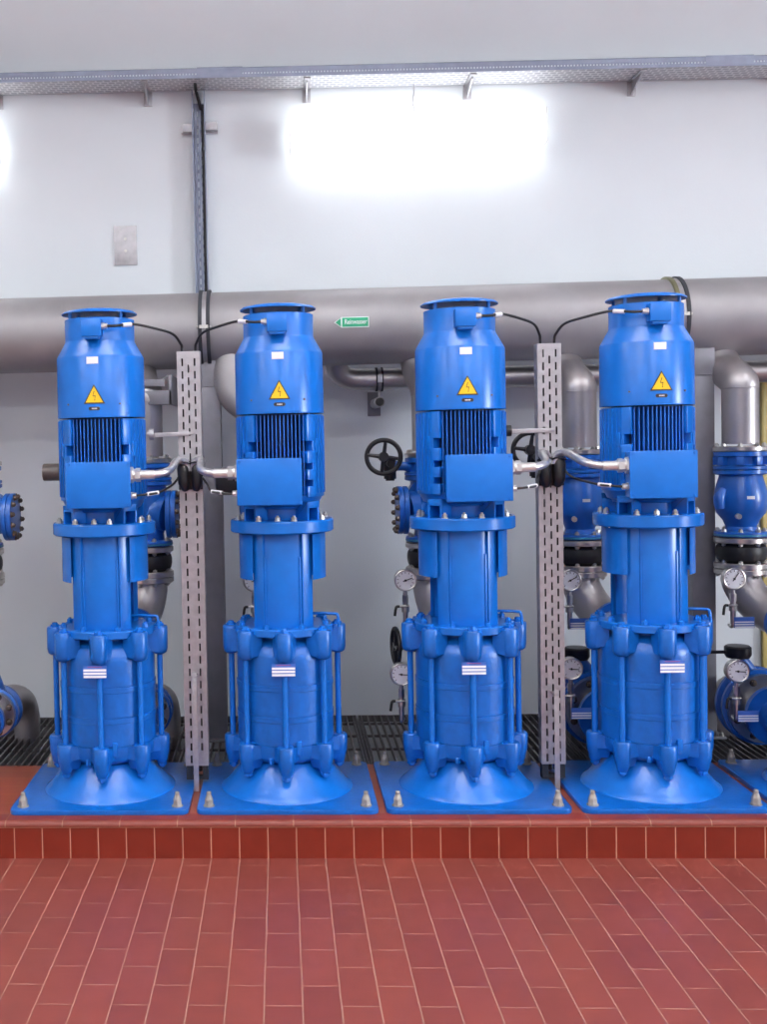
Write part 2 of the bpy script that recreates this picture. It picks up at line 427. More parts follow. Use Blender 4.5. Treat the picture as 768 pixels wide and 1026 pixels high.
    g = G().lathe([(.024, 0), (.024, .004), (.021, .005)], 16).lathe([(.020, .005), (.018, .028)], 6).lathe([(.0175, .028), (.011, .046)], 12).lathe([(.010, .046), (.010, .058), (.007, .061)], 10)
    out['anchor'] = g.mesh('anchor_bolt', 'anchor')
    g = G().tube([(.10, -.02, .735), (.10, -.02, .762), (.115, -.02, .772), (.215, -.05, .774), (.232, -.06, .764), (.236, -.062, .72)], .0065, 10, smooth=4)
    out['vent'] = g.mesh('vent_pipe', 'blue')
    g = G().cyl((.04, -.158, .76), (.04, -.17, .76), .004)
    g = G().wrap([(1.868, -.030, .021), (1.897, -.030, .021)], .196, .0012)
    out['sticker'] = g.mesh('rating_sticker', 'white')
    rows = lambda z0, z1, w: [(z0+(z1-z0)*k/6, -w*(1-k/6), w*(1-k/6)) for k in range(7)]
    g = G().wrap(rows(1.700, 1.782, .0475), .196, .0012)
    out['tri_k'] = g.mesh('warning_sign', 'ink')
    g = G().wrap(rows(1.7055, 1.7735, .0385), .1972, .0012)
    out['tri_y'] = g.mesh('warning_panel', 'yellow')
    g = G().wrap([(1.712, .0028, .0032), (1.7165, .0, .0052)], .198, .0012, 2).wrap([(1.7165, .0018, .0036), (1.734, .0042, .0066)], .198, .0012, 2)
    g.wrap([(1.731, -.0058, .0066), (1.7345, -.0062, .0066)], .198, .0012, 2).wrap([(1.7335, -.0066, -.0044), (1.753, -.0006, .0026)], .198, .0012, 2)
    out['flash'] = g.mesh('lightning_flash', 'ink')
    rr = [(1.680+.0075*sin(t), -.014-.0075*cos(t)-.004, .014+.0075*cos(t)+.004) for t in [R(q) for q in (-90, -60, -30, 0, 30, 60, 90)]]
    g = G().wrap(rr, .196, .0012); out['badge'] = g.mesh('maker_badge', 'ink')
    g = G()
    for k in range(4): g.wrap([(1.6777, -.011+.006*k, -.007+.006*k), (1.6823, -.011+.006*k, -.007+.006*k)], .1972, .0012, 1)
    out['badge_t'] = g.mesh('badge_lettering', 'white')
    return out
MM = motor_meshes()

SIDE = [1, -1, 1, -1, 1]     # cable side: +1 glands on the right
WHO = ['leftmost of the four full pumps, under the bare upper wall', 'second from the left, beside the green arrow sign', 'third from the left, beside the black handwheel', 'rightmost full pump, beside the wide grey post', 'cut off at the right edge of the photo']
PUMPS = []
for i, ax in enumerate(AX):
    s = SIDE[i]
    t = thing('vertical_pump', ('tall blue vertical pump, '+WHO[i]) if i < 4 else 'blue pump mostly outside the photo, only base plate corner at right edge', 'pump', (ax, PY, ZP), 'vertical pumps in a row on the plinth')
    PUMPS.append(t)
    bp = put('base_plate', MM['plate'], t)
    for x in (-.322, .322):
        for y in (-.292, .292): put('anchor_bolt', MM['anchor'], t, (x, y, .021), (0, 0, .3*x))
    put('pedestal', MM['cone'], t)
    cs = put('stage_casing', MM['casing'], t)
    for k in range(8):
        a = k*pi/4
        put('tie_rod_lug', LUG_U, t, (.230*sin(a), -.230*cos(a), .668), (0, 0, a))
        put('casing_foot', LUG_L, t, (.230*sin(a), -.230*cos(a), .192), (0, 0, a))
        put('tie_rod', ROD, t, (.230*sin(a), -.230*cos(a), .235), (0, 0, a))
        put('rod_nut', RODNUT, t, (.230*sin(a), -.230*cos(a), .722), (0, 0, a))
        put('rod_nut', RODNUT, t, (.230*sin(a), -.230*cos(a), .122), (pi, 0, a))
    g = G().lathe([(.012, 0), (.012, .02), (.008, .024)], 6, Matrix.Translation((-.062, -.19, .165)))
    part('drain_plug', g, 'blue', cs); part('cast_boss', G().box(.045, .066, -.2125, -.195, .205, .262), 'blue', cs, .003)
    lf = put('lower_flange', MM['lf'], t)
    ring_bolts(lf, BOLT_BLUE, .192, .729, 8, R(22.5))
    put('lantern', MM['lantern'], t); put('shaft_coupling', MM['shaft'], t)
    put('coupling_guard', MM['guard'], t); put('coupling_guard', MM['guard'], t, rot=(0, 0, pi))
    put('vent_pipe', MM['vent'], t)
    uf = put('upper_flange', MM['uf'], t); uf.scale = (.985, .985, 1)
    ring_bolts(uf, BOLT_ZINC, .198, 1.184, 8, R(15))
    ring_bolts(uf, BOLT_ZINC, .17, 1.184, 4, R(-6))
    UZ = (0, 0, -.008)
    mh = put('motor_housing', MM['frame'], t, UZ); mh.scale = (.966, .966, 1)
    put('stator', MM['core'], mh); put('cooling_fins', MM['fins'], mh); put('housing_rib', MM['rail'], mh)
    put('end_shield', MM['end'], t, (0, 0, -.004)).scale = (.966, .966, 1); put('motor_foot', MM['bell'], t)
    cw = put('fan_cowl', MM['cowl'], t, UZ); cw.scale = (.966, .966, 1)
    st = put('rating_sticker', MM['sticker'], cw); st['label'] = 'small white rating sticker'
    ws = put('warning_sign', MM['tri_k'], t, UZ); ws.scale = (.966, .966, 1); ws['label'] = 'yellow triangle with black lightning flash'
    put('warning_panel', MM['tri_y'], ws); put('lightning_flash', MM['flash'], ws)
    bd = put('maker_badge', MM['badge'], t, UZ); bd.scale = (.966, .966, 1); bd['label'] = 'small oval black badge'; put('badge_lettering', MM['badge_t'], bd)
    for q in (-38, 33):
        mx = Matrix.Rotation(R(q), 4, 'Z')
        put('cowl_screw', G().cyl((0, -.195, 1.70), (0, -.2, 1.70), .004, mx=mx).mesh('cowl_screw', 'rust'), cw)
    rc = put('rain_cap', MM['cap'], t, UZ); rc.scale = (.966, .966, 1)
    for q in (-52, 48, 140, 228): put('cap_pin', PIN, rc, (.148*sin(R(q)), -.148*cos(R(q)), 2.03))
    put('fan_guard', MM['fan'], cw)
    # motor terminal box
    cx = .032*s+[-.012, -.016, 0, .014, 0][i]
    tb = part('terminal_box', G().box(cx-.134, cx+.134, -.262, -.252, 1.270, 1.462).box(cx-.130, cx+.130, -.254, -.185, 1.274, 1.458).box(cx-.09, cx+.09, -.19, -.14, 1.30, 1.44), 'blue', t, .003, loc=(0, 0, -.013))
    for x in (-.122, .122):
        for z in (1.281, 1.451): put('lid_screw', SCREW, tb, (cx+x, -.262, z), (pi/2, 0, 0))
    xs = cx+s*.130
    g = G().cyl((xs, -.225, 1.404), (xs+s*.012, -.225, 1.404), .034, n=6).cyl((xs+s*.012, -.225, 1.404), (xs+s*.022, -.225, 1.404), .026, n=24).cyl((xs+s*.022, -.225, 1.404), (xs+s*.042, -.225, 1.404), .029, n=6).cyl((xs+s*.042, -.225, 1.404), (xs+s*.05, -.225, 1.404), .021, n=20)
    part('cable_gland', g, 'nickel', tb, label='large nickel cable gland', sharp=25)
    g = G().cyl((xs, -.225, 1.318), (xs+s*.010, -.225, 1.318), .015, n=6).cyl((xs+s*.010, -.225, 1.318), (xs+s*.024, -.225, 1.318), .0125, n=12)
    part('cable_gland', g, 'nickel', tb, label='small nickel cable gland', sharp=25)
    # small box on the neck
    fx = -.005
    fb = part('heater_box', G().box(fx-.042, fx+.042, -.206, -.15, 1.962, 2.035).prism([(fx-.036, 1.962), (fx-.028, 1.950), (fx+.028, 1.950), (fx+.036, 1.962)], -.2, -.155), 'blue', t, .003, loc=(0, 0, .012))
    xs2 = fx+s*.042
    part('cable_gland', G().cyl((xs2, -.18, 2.005), (xs2+s*.012, -.18, 2.005), .014, n=6).cyl((xs2+s*.012, -.18, 2.005), (xs2+s*.024, -.18, 2.005), .011, n=12), 'nickel', fb, label='small nickel cable gland', sharp=25)
    # striped name plate on the front tie rod
    npz = .572; nx = [-.015, -.005, 0, .012, 0][i]
    pl = part('name_plate', G().box(nx-.049, nx+.049, -.2525, -.2495, npz-.026, npz+.026), 'label_blue', t, label='white and blue striped name plate')
    g = G()
    for k in range(3): g.box(nx-.048, nx+.048, -.2535, -.252, npz-.0235+k*.0135, npz-.0235+k*.0135+.009)
    part('label_stripe', g, 'white', pl)
    part('label_print', G().box(nx-.03, nx+.03, -.2535, -.252, npz+.0205, npz+.0228), 'red', pl)
    part('name_plate_bracket', G().box(-.008, .008, -.2497, -.238, npz-.01, npz+.01), 'blue', pl)

# ------------------------------------------------------------------ slotted cable columns
def perf(width, z0, z1, cols, y, slot=(.0075, .033), pitch=.0552, t=.002, stagger=.5, skip=()):
    g = G(); edges = [-width/2]
    for c in cols: edges += [c-slot[0]/2, c+slot[0]/2]
    edges.append(width/2)
    for k in range(0, len(edges), 2): g.box(edges[k], edges[k+1], y, y+t, z0, z1)
    for j, c in enumerate(cols):
        x0, x1 = c-slot[0]/2, c+slot[0]/2
        z = z0; nz = z0+.012+(pitch*stagger if j % 2 else 0)
        while nz+slot[1] < z1-.006:
            if any(a < nz < b for a, b in skip): nz += pitch; continue
            g.box(x0, x1, y, y+t, z, nz); z = nz+slot[1]; nz += pitch
        g.box(x0, x1, y, y+t, z, z1)
    return g
COLUMNS = [(-.392, 2.073, 'between the first and second pumps', [-.027, 0, .027]), (1.157, 2.067, 'between the third and fourth pumps', [-.027, 0, .027])]
for ci, (cx, zt, wh_, cc) in enumerate(COLUMNS):
    z0 = .250
    t = thing('cable_column', 'upright galvanised slotted cable channel '+wh_, 'cable channel', (cx, 4.87, ZP), 'slotted cable columns between the pumps')
    top, mid, bot = zt-ZP, 1.50-ZP, z0-ZP
    g = perf(.100, mid, top, cc, 0)
    part('upper_cover', g, 'galv', t)
    g = perf(.100, bot, mid-.003, cc if ci else [-.024, .024], .004, stagger=.5 if ci else 1.)
    part('lower_cover', g, 'galv', t)
    g = G()
    for s in (-1, 1):
        for k in range(int((top-bot)/.055)+1):
            za = bot+k*.055; zb = min(za+.055, top); q = min(za+.022, zb)
            x0, x1 = s*.0505-.001, s*.0505+.001
            g.box(x0, x1, .006, .062, za, q); g.box(x0, x1, .006, .028, q, zb); g.box(x0, x1, .036, .062, q, zb)
    g.box(-.0495, .0495, .060, .062, bot, top)
    part('channel', g, 'galv', t)
    g = G()
    for k, x in enumerate((-.03, -.01, .012, .032)): g.tube([(x, .03, bot-.03), (x+.003, .032, .8), (x-.002, .03, top-.02)], .009, 8)
    part('cable_run', g, 'black', t, label='black cables inside the channel')
    part('foot_bracket', G().box(-.048, -.022, .006, .055, .035, bot+.01).box(.024, .048, .006, .055, .035, bot+.01).box(-.048, .048, .02, .05, .03, .045), 'dark', t)
    L = .46 if ci == 0 else .35
    zt2 = (.667 if ci == 0 else .575)-ZP
    mx = Matrix.Rotation(R(1.2), 4, 'Y')
    part('support_strip', G().box(-.011, .011, -.058, -.053, -.0, zt2+.01).box(-.011, .011, -.058, .003, zt2-.012, zt2-.006), 'galv', t, .001, label='thin flat steel strip')
    # flat arm across the front of the upper cover
    x0, x1 = (-.165, .018) if ci == 0 else (-.178, .020)
    za = 1.715-ZP if ci == 0 else 1.697-ZP
    g = G().prism([(x0, za-.014), (x1-.03, za-.010), (x1, za+.0), (x1-.02, za+.008), (x0, za+.006)], -.012, -.004)
    arm = part('support_arm', g, 'galv', t, .001, label='pale flat steel arm')
    part('arm_knob', G().cyl((x0-.012, -.008, za), (x0+.010, -.008, za), .024, n=14).cyl((x0-.02, -.008, za), (x0+.0, -.008, za), .012, n=14), 'black' if ci else 'galv', arm)

# ------------------------------------------------------------------ cables
def cable_thing(name, label, cat, g, m, group):
    o = put(name, g.mesh(name, m)); return tag(o, label, cat, group)
ordn = ['leftmost', 'second', 'third', 'fourth']
for i in range(4):
    s = SIDE[i]; ci = 0 if i < 2 else 1
    cx, zt = COLUMNS[ci][0], COLUMNS[ci][1]
    ax = AX[i]
    # thin black cable from neck box down into the column top
    p0 = Vector((ax-.005+s*.064, PY-.18, ZP+2.017)); e = Vector((cx-s*.030, 4.905, zt-.03))
    kx = e.x
    pts = [p0, p0+Vector((s*.04, .005, 0)), Vector((kx-s*.19, 4.74, p0.z+.012)), Vector((kx-s*.10, 4.80, p0.z-.004)), Vector((kx-s*.035, 4.86, p0.z-.022)), Vector((kx-s*.006, 4.895, p0.z-.06)), Vector((kx, 4.905, zt+.02)), e]
    o = cable_thing('power_cable', 'thin black cable arching from the neck box of the %s full pump' % ordn[i], 'cable', G().tube(pts, .0058, 10, smooth=6), 'black', 'black cables at the pump necks')
    q0 = pts[1].lerp(pts[2], .35); q1 = pts[1].lerp(pts[2], .85)
    part('cable_marker', G().cyl(q0, q1, .0092, n=12), 'white', o, label='white cable marker')
    # grey braided conduit
    p0 = Vector((ax+.032*s+[-.012, -.016, 0, .014][i]+s*.178, PY-.225, ZP+1.391)); bx = cx-s*.022
    pts = [p0, p0+Vector((s*.05, .01, .0)), p0+Vector((s*.11, .06, .016)), Vector((bx-s*.03, 4.80, 1.598)), Vector((bx, 4.842, 1.590)), Vector((bx+s*.008, 4.848, 1.55))]
    o = cable_thing('braided_conduit', 'silver braided conduit from the terminal box of the %s full pump' % ordn[i], 'conduit', G().tube(pts, .0165, 14, smooth=6), 'conduit', 'silver conduits to the columns')
    part('conduit_ferrule', G().cyl(p0-Vector((s*.002, 0, 0)), p0+Vector((s*.052, .004, 0)), .0195, n=18), 'nickel', o)
    # thin sensor cable
    p0 = Vector((ax+.032*s+[-.012, -.016, 0, .014][i]+s*.152, PY-.225, ZP+1.305))
    pts = [p0, p0+Vector((s*.04, 0, .004)), p0+Vector((s*.09, .03, .010)), Vector((cx-s*.075, 4.80, p0.z+.035)), Vector((cx-s*.045, 4.838, p0.z+.075)), Vector((cx-s*.03, 4.845, p0.z+.10))]
    o = cable_thing('sensor_cable', 'thin sensor cable with white marker from the %s full pump under its conduit' % ordn[i], 'cable', G().tube(pts, .005, 8, smooth=5), 'black', 'thin sensor cables')
    a, b = pts[1], pts[2]
    part('cable_marker', G().cyl(a.lerp(b, .1), b, .0085, n=10), 'white', o, label='white cable marker')
for ci, (cx, zt, wh_, cc) in enumerate(COLUMNS):
    zc = 1.53-.012*ci
    t = thing('cable_bundle', 'black taped cable bundle on the slotted column '+wh_, 'cable bundle', (cx, 4.87, zc), 'cable bundles on the columns')
    g = G()
    for s in (-1, 1):
        g.tube([(s*.030, -.008, .062), (s*.030, -.022, .03), (s*.028, -.026, -.03), (s*.022, -.014, -.062)], [.020, .028, .026, .014], 12, smooth=4)
    g.box(-.052, .052, -.014, -.001, -.06, .065)
    part('wrapping', g, 'black', t, .002)
    g = G()
    for s in (-1, 1): g.torus((s*.029, -.022, .052), (0, .3, 1), .029, .0035, 20, 6)
    part('cable_tie', g, 'dark', t)

# ------------------------------------------------------------------ header pipe along the wall and its supports
HY, HZ, HR = 5.75, 2.248, .193
o = put('header_pipe', G().cyl((XL+.05, HY, HZ), (XR-.05, HY, HZ), HR, n=96).mesh('header_pipe', 'steel_main'))
tag(o, 'wide grey stainless header pipe running behind the pump heads', 'pipe')
for i, (px, col) in enumerate(((-.366, 'dark'), (1.965, 'bronze'))):
    t = thing('pipe_clamp', ['two dark rings and pale band round the wide pipe above the left post', 'yellowish double ring round the wide pipe beside the rightmost full pump'][i], 'clamp', (px, HY, HZ), 'clamps round the header pipe')
    mx = Matrix.Rotation(pi/2, 4, 'Y')
    sep = .020 if i == 0 else .022
    for s in (-1, 1):
        part('clamp_ring', G().lathe([(HR-.002, -.009), (HR+.014, -.009), (HR+.014, .009), (HR-.002, .009)], 72, Matrix.Translation((s*sep, 0, 0)) @ mx), col if (i == 0 or s < 0) else 'dark', t, sharp=40)
    part('clamp_band', G().lathe([(HR-.004, -.017), (HR+.006, -.013), (HR+.006, .013), (HR-.004, .013)], 72, mx), 'galv', t, sharp=40)
    part('clamp_bolt', G().cyl((-.036, -HR-.008, 0), (.036, -HR-.008, 0), .006, n=10).box(-.022, .022, -HR-.02, -HR+.004, -.008, .008), 'zinc', t)
    # post below
    t = thing('pipe_post', ['grey square steel post under the wide pipe beside the left slotted column', 'grey square steel post under the wide pipe right of the rightmost full pump'][i], 'post', ((-.352, 2.085)[i], 5.70, ZP), 'posts carrying the header pipe')
    w = .055
    zt = HZ-HR-ZP
    part('post_body', G().box(-w, w, -w, w, .012, zt-.10), 'post', t, .004)
    part('post_head', G().box(-w-.006, w+.006, -w-.006, w+.006, zt-.10, zt-.094).box(-w-.002, w+.002, -w-.002, w+.002, zt-.094, zt+.045), 'post', t, .002)
    part('foot_plate', G().box(-.09, .09, -.09, .09, 0, .012), 'post', t, .002)
    for x in (-.07, .07):
        put('bolt', BOLT_ZINC, t, (x, -.07, .012))
# green arrow sign
t = thing('arrow_sign', 'small green arrow sign on the wide grey pipe reading Reinwasser', 'sign', (.362, HY-HR-.003, 2.2515))
L, h = .086, .026
ap = [(-L, 0), (-L+.038, h), (L, h), (L, -h), (-L+.038, -h)]
part('sign_border', G().prism(ap, -.0015, .0055), 'white', t)
k = .86
part('sign_panel', G().prism([(-L+.007, 0), (-L+.034, h-.005), (-L+.034, -h+.005)], -.0028, 0).prism([(-L+.041, h-.004), (L-.004, h-.004), (L-.004, -h+.004), (-L+.041, -h+.004)], -.0028, 0), 'green', t)
cu = bpy.data.curves.new('t', 'FONT'); cu.body = 'Reinwasser'; cu.size = .0285; cu.align_x = 'CENTER'; cu.align_y = 'CENTER'; cu.extrude = .0008; cu.offset = .0004
to = bpy.data.objects.new('tmp_text', cu); COL.objects.link(to)
bpy.context.view_layer.update()
tm = bpy.data.meshes.new_from_object(to.evaluated_get(bpy.context.evaluated_depsgraph_get())); bpy.data.objects.remove(to)
tm.name = 'sign_lettering'; tm.materials.clear(); tm.materials.append(M['white'])
o = put('sign_lettering', tm, t, (.021, -.0036, .001), (pi/2, 0, 0)); o.scale = (.84, 1.15, 1)

# small pipe behind, coming out of the header and running right
g = G().tube([(.28, HY, HZ-.13), (.29, 5.80, 2.09), (.315, 5.85, 2.022), (.37, 5.88, 1.992), (.45, 5.89, 1.986), (.6, 5.89, 1.985)], .056, 24, smooth=8)
g.cyl((.6, 5.89, 1.985), (6.0, 5.89, 1.965), .056, n=32)
o = put('branch_pipe', g.mesh('branch_pipe', 'steel')); tag(o, 'thin stainless pipe elbowing out under the wide pipe and running right', 'pipe')
t = thing('pipe_clamp', 'small clamp hanging the thin pipe from a wall plate by the arrow sign', 'clamp', (.522, 5.89, 1.985))
mx = Matrix.Rotation(pi/2, 4, 'Y')
for s in (-1, 1): part('clamp_ring', G().lathe([(.0555, -.005), (.063, -.005), (.063, .005), (.0555, .005)], 40, Matrix.Translation((s*.014, 0, 0)) @ mx), 'dark', t)
part('clamp_band', G().lathe([(.055, -.010), (.0595, -.010), (.0595, .010), (.055, .010)], 40, mx).box(-.012, .012, -.07, -.056, -.02, .02), 'galv', t)
part('threaded_rod', G().cyl((0, .0, -.06), (0, .0, -.10), .008).cyl((0, -.015, -.118), (0, WY-5.89, -.118), .027, n=20), 'galv', t)
part('wall_plate', G().box(-.040, .030, WY-5.89-.010, WY-5.89-.001, -.185, -.055), 'post', t, .002)
part('rod_end', G().cyl((0, -.022, -.118), (0, -.014, -.118), .022, n=20), 'black', t)
# wall bracket seen right of the leftmost pump
t = thing('pipe_bracket', 'grey steel angle bracket behind the leftmost pump below the wide pipe', 'bracket', (-.66, 5.50, 1.98))
part('bracket_arm', G().box(-.16, .135, -.03, .03, -.115, -.045).box(-.16, .10, -.028, .0, -.025, .01), 'post', t, .003)
part('bracket_strut', G().prism([(.06, -.02), (.12, .02), (.12, .035), (.05, -.01)], -.01, .01).box(.12, .136, -.03, WY-5.5-.005, -.115, .03), 'post', t, .002)

# ------------------------------------------------------------------ branch lines behind each pump
FLG = {}
def flange_g(r, z0, z1, hole=0.): return G().lathe([(r-.004, z0), (r, z0+.004), (r, z1-.004), (r-.004, z1)], 48)
LX = [-1.525, -.666, -.055, .732, 1.457, 2.224]
LW = ['at the left edge of the photo', 'behind the right side of the leftmost pump', 'hidden behind the second pump', 'behind the left side of the third pump', 'left of the rightmost full pump', 'at the right edge beside the wide grey post']
LYY = 5.55
def line(i):
    X = LX[i]; w = LW[i]; full = i in (4, 5)
    # discharge pipe
    t = thing('discharge_pipe', 'upright elbowed stainless pipe, '+w, 'pipe', (X, LYY, 1.59), 'upright stainless branch pipes')
    ex = .012 if i != 1 else -.01
    g = G().tube([(ex-.045, .20, .60), (ex-.04, .195, .475), (ex-.025, .14, .395), (-.004, .045, .345), (0, .004, .315), (0, 0, .29)], .0855, 32, smooth=8)
    if i == 2: g = G().tube([(-.16, .165, .60), (-.19, .13, .46), (-.17, .08, .33), (-.09, .03, .255), (-.02, .005, .20), (0, 0, .14)], .0855, 32, smooth=8)
    part('elbow', g, 'steel_main' if i == 2 else 'steel', t)
    part('pipe_body', G().cyl((0, 0, .022), (0, 0, .292), .0835, n=40), 'steel', t)
    part('weld_seam', G().lathe([(.083, .289), (.0855, .292), (.0865, .295), (.0855, .298), (.083, .301)], 40), 'steel', t)
    f = part('flange', flange_g(.124, -.012, .012), 'flange', t)
    ring_bolts(f, BOLT_SM, .104, .012, 8, R(22.5))
    # butterfly valve
    t = thing('butterfly_valve', 'blue butterfly valve under an upright pipe, '+w, 'valve', (X, LYY, 1.49), 'blue butterfly valves')
    b = part('valve_body', G().lathe([(.118, .0), (.123, .004), (.123, .016), (.100, .022), (.098, .060), (.121, .066), (.121, .086), (.10, .087)], 48), 'blue_deep', t)
    for k in range(8):
        a = R(22.5+45*k); part('flange_lug', G().box(-.018, .018, -.122, -.09, .022, .064, Matrix.Rotation(a, 4, 'Z')), 'blue_deep', b, .003) if full or k % 2 else None
    ring_bolts(b, BOLT_SM, .104, .0, 8, R(22.5), flip=True)
    if i in (1, 2, 3, 4):
        dx = {1: -.475, 2: -.19, 3: -.231, 4: -.258}[i]; dz = {1: .053, 2: 0, 3: .109, 4: .128}[i]
        zz = .043
        part('gear_arm', G().tube([(-.10, -.02, zz), (dx*.55, -.04, zz+.005), (dx*.86, -.05, zz+.01)], [.030, .022, .027], 16, smooth=3), 'blue_deep', t)
        gx = dx*.86 if i > 2 else dx
        gm = 'black_cast' if i > 2 else 'brown'
        if i < 3:
            if i == 2: part('gearbox', G().box(gx-.075, gx+.05, -.09, -.01, -.075, .015), 'black_cast', t, .012); part('gearbox_cap', G().cyl((gx-.01, -.05, .015), (gx-.01, -.05, .06), .035, n=20), 'galv', t)
            else: part('gearbox', G().cyl((gx-.035, -.05, zz+.01), (gx+.05, -.05, zz+.01), .043, n=12).cyl((gx+.05, -.05, zz+.01), (gx+.30, -.05, zz+.01), .028, n=16), gm, t, .004)
        else:
            part('gearbox', G().cyl((gx, -.05, zz-.055), (gx, -.05, zz+.050), .030, n=20).cyl((gx, -.05, zz-.064), (gx, -.05, zz-.055), .022, n=20).cyl((gx, -.11, dz-.045), (gx, -.05, dz-.045), .020, n=16), gm, t)
            wc = (dx-.004, -.125, dz-.012)
            h = G().torus(wc, (.12, 1, 0), .081, .0115, 40, 10)
            for q in (0, 90, 180, 270):
                a = R(q+8); h.cyl(wc, (wc[0]+.078*sin(a), wc[1], wc[2]+.078*cos(a)), .011, .008, n=8)
            h.cyl((wc[0], wc[1]-.015, wc[2]), (wc[0], wc[1]+.04, wc[2]), .024, n=20)
            part('handwheel', h, 'black_cast', t)
    # check valve
    t = thing('check_valve', 'bulbous blue check valve, '+w, 'valve', (X, LYY, 1.165), 'blue check valves')
    if i in (4, 5, 2):
        P = [(.108, -.0), (.121, .004), (.121, .022), (.117, .026), (.074, .030), (.070, .05), (.082, .08), (.110, .115), (.121, .155), (.120, .20), (.108, .255), (.096, .296), (.116, .302), (.123, .306), (.123, .322), (.11, .325)]
        b = part('valve_body', G().lathe(P, 56), 'blue_deep', t)
        part('side_plug', G().cyl((-.055, -.10, .105), (-.060, -.130, .105), .013, n=20).cyl((-.060, -.130, .105), (-.061, -.136, .105), .008, n=6), 'zinc', b)
        part('hinge_boss', G().tube([(-.10, -.05, .23), (-.125, -.06, .19), (-.12, -.06, .14)], [.02, .028, .022], 14, smooth=3), 'blue_deep', b)
        part('valve_sticker', G().wrap([(.186, -.018, .018), (.201, -.018, .018)], .1205, .001, 4), 'white', b)
    else:
        s = 1 if i < 2 else -1
        P = [(.108, -.0), (.121, .004), (.121, .022), (.117, .026), (.082, .030), (.078, .06), (.098, .12), (.106, .17), (.100, .24), (.095, .296), (.116, .302), (.123, .306), (.123, .322), (.11, .325)]
        b = part('valve_body', G().lathe(P, 56), 'blue_deep', t)
        fx = {0: .15, 1: .10, 3: .115}[i]
        part('side_neck', G().tube([(0, 0, .16), (s*.06, -.02, .165), (s*fx, -.035, .160)], [.10, .095, .085], 28, smooth=3).prism([(s*.02, .28), (s*.09, .285), (s*fx, .245), (s*.06, .2)], -.05, .03), 'blue_deep', b)
        q = Matrix.Translation((s*fx, -.035, .158)) @ Matrix.Rotation(s*pi/2, 4, 'Y')
        part('cover_flange', G().lathe([(.115, 0), (.118, .003), (.118, .021), (.112, .023), (.112, .027), (.118, .029), (.118, .048), (.10, .052)], 48, q), 'blue_deep', b)
        ring_bolts(b, BOLT_RUST, .102, s*(fx+.05), 12, R(10), flip=(s < 0), axis='X', c=(0, -.035, .158))
    part('coated_rim', G().lathe([(.120, .006), (.1225, .007), (.1225, .014), (.120, .015)], 56), 'teal', t)
    ring_bolts(b, BOLT_SM, .104, .026, 8, R(22.5), name='bolt')
    # rubber compensator
    t = thing('rubber_compensator', 'black rubber joint between two flanges, '+w, 'expansion joint', (X, LYY, 1.0), 'black rubber expansion joints')
    f = part('flange', flange_g(.124, .136, .163), 'flange', t)
    ring_bolts(f, BOLT_SM, .104, .136, 8, R(22.5), flip=True)
    part('bellows', G().lathe([(.095, .040), (.102, .048), (.112, .058), (.116, .078), (.116, .100), (.112, .118), (.102, .128), (.095, .137)], 40), 'black', t)
    f = part('flange', flange_g(.124, .012, .040), 'flange', t)
    ring_bolts(f, BOLT_SM, .104, .040, 8, R(22.5))
    # reducing elbow towards the pump
    t = thing('outlet_elbow', 'curved stainless elbow below rubber joint, '+w, 'pipe', (X, LYY, 1.012), 'stainless outlet elbows')
    f = part('flange', flange_g(.124, -.028, -.001), 'flange', t)
    ring_bolts(f, BOLT_SM, .104, -.028, 8, R(22.5), flip=True)
    dxx = [0, -.05, .05, .04, .10, .12][i]
    g = G().tube([(0, 0, -.028), (0, -.005, -.07), (dxx*.2, -.03, -.13), (dxx*.5, -.085, -.185), (dxx*.8, -.16, -.222), (dxx, -.24, -.235)], [.090, .090, .090, .088, .084, .080], 32, smooth=8)
    part('elbow', g, 'steel', t)
    part('nozzle_flange', G().cyl((dxx, -.24, -.235), (dxx, -.27, -.235), .115, n=40).cyl((dxx, -.27, -.235), (dxx, -.40, -.235), .085, n=32), 'blue_deep', t)
for i in range(6): line(i)

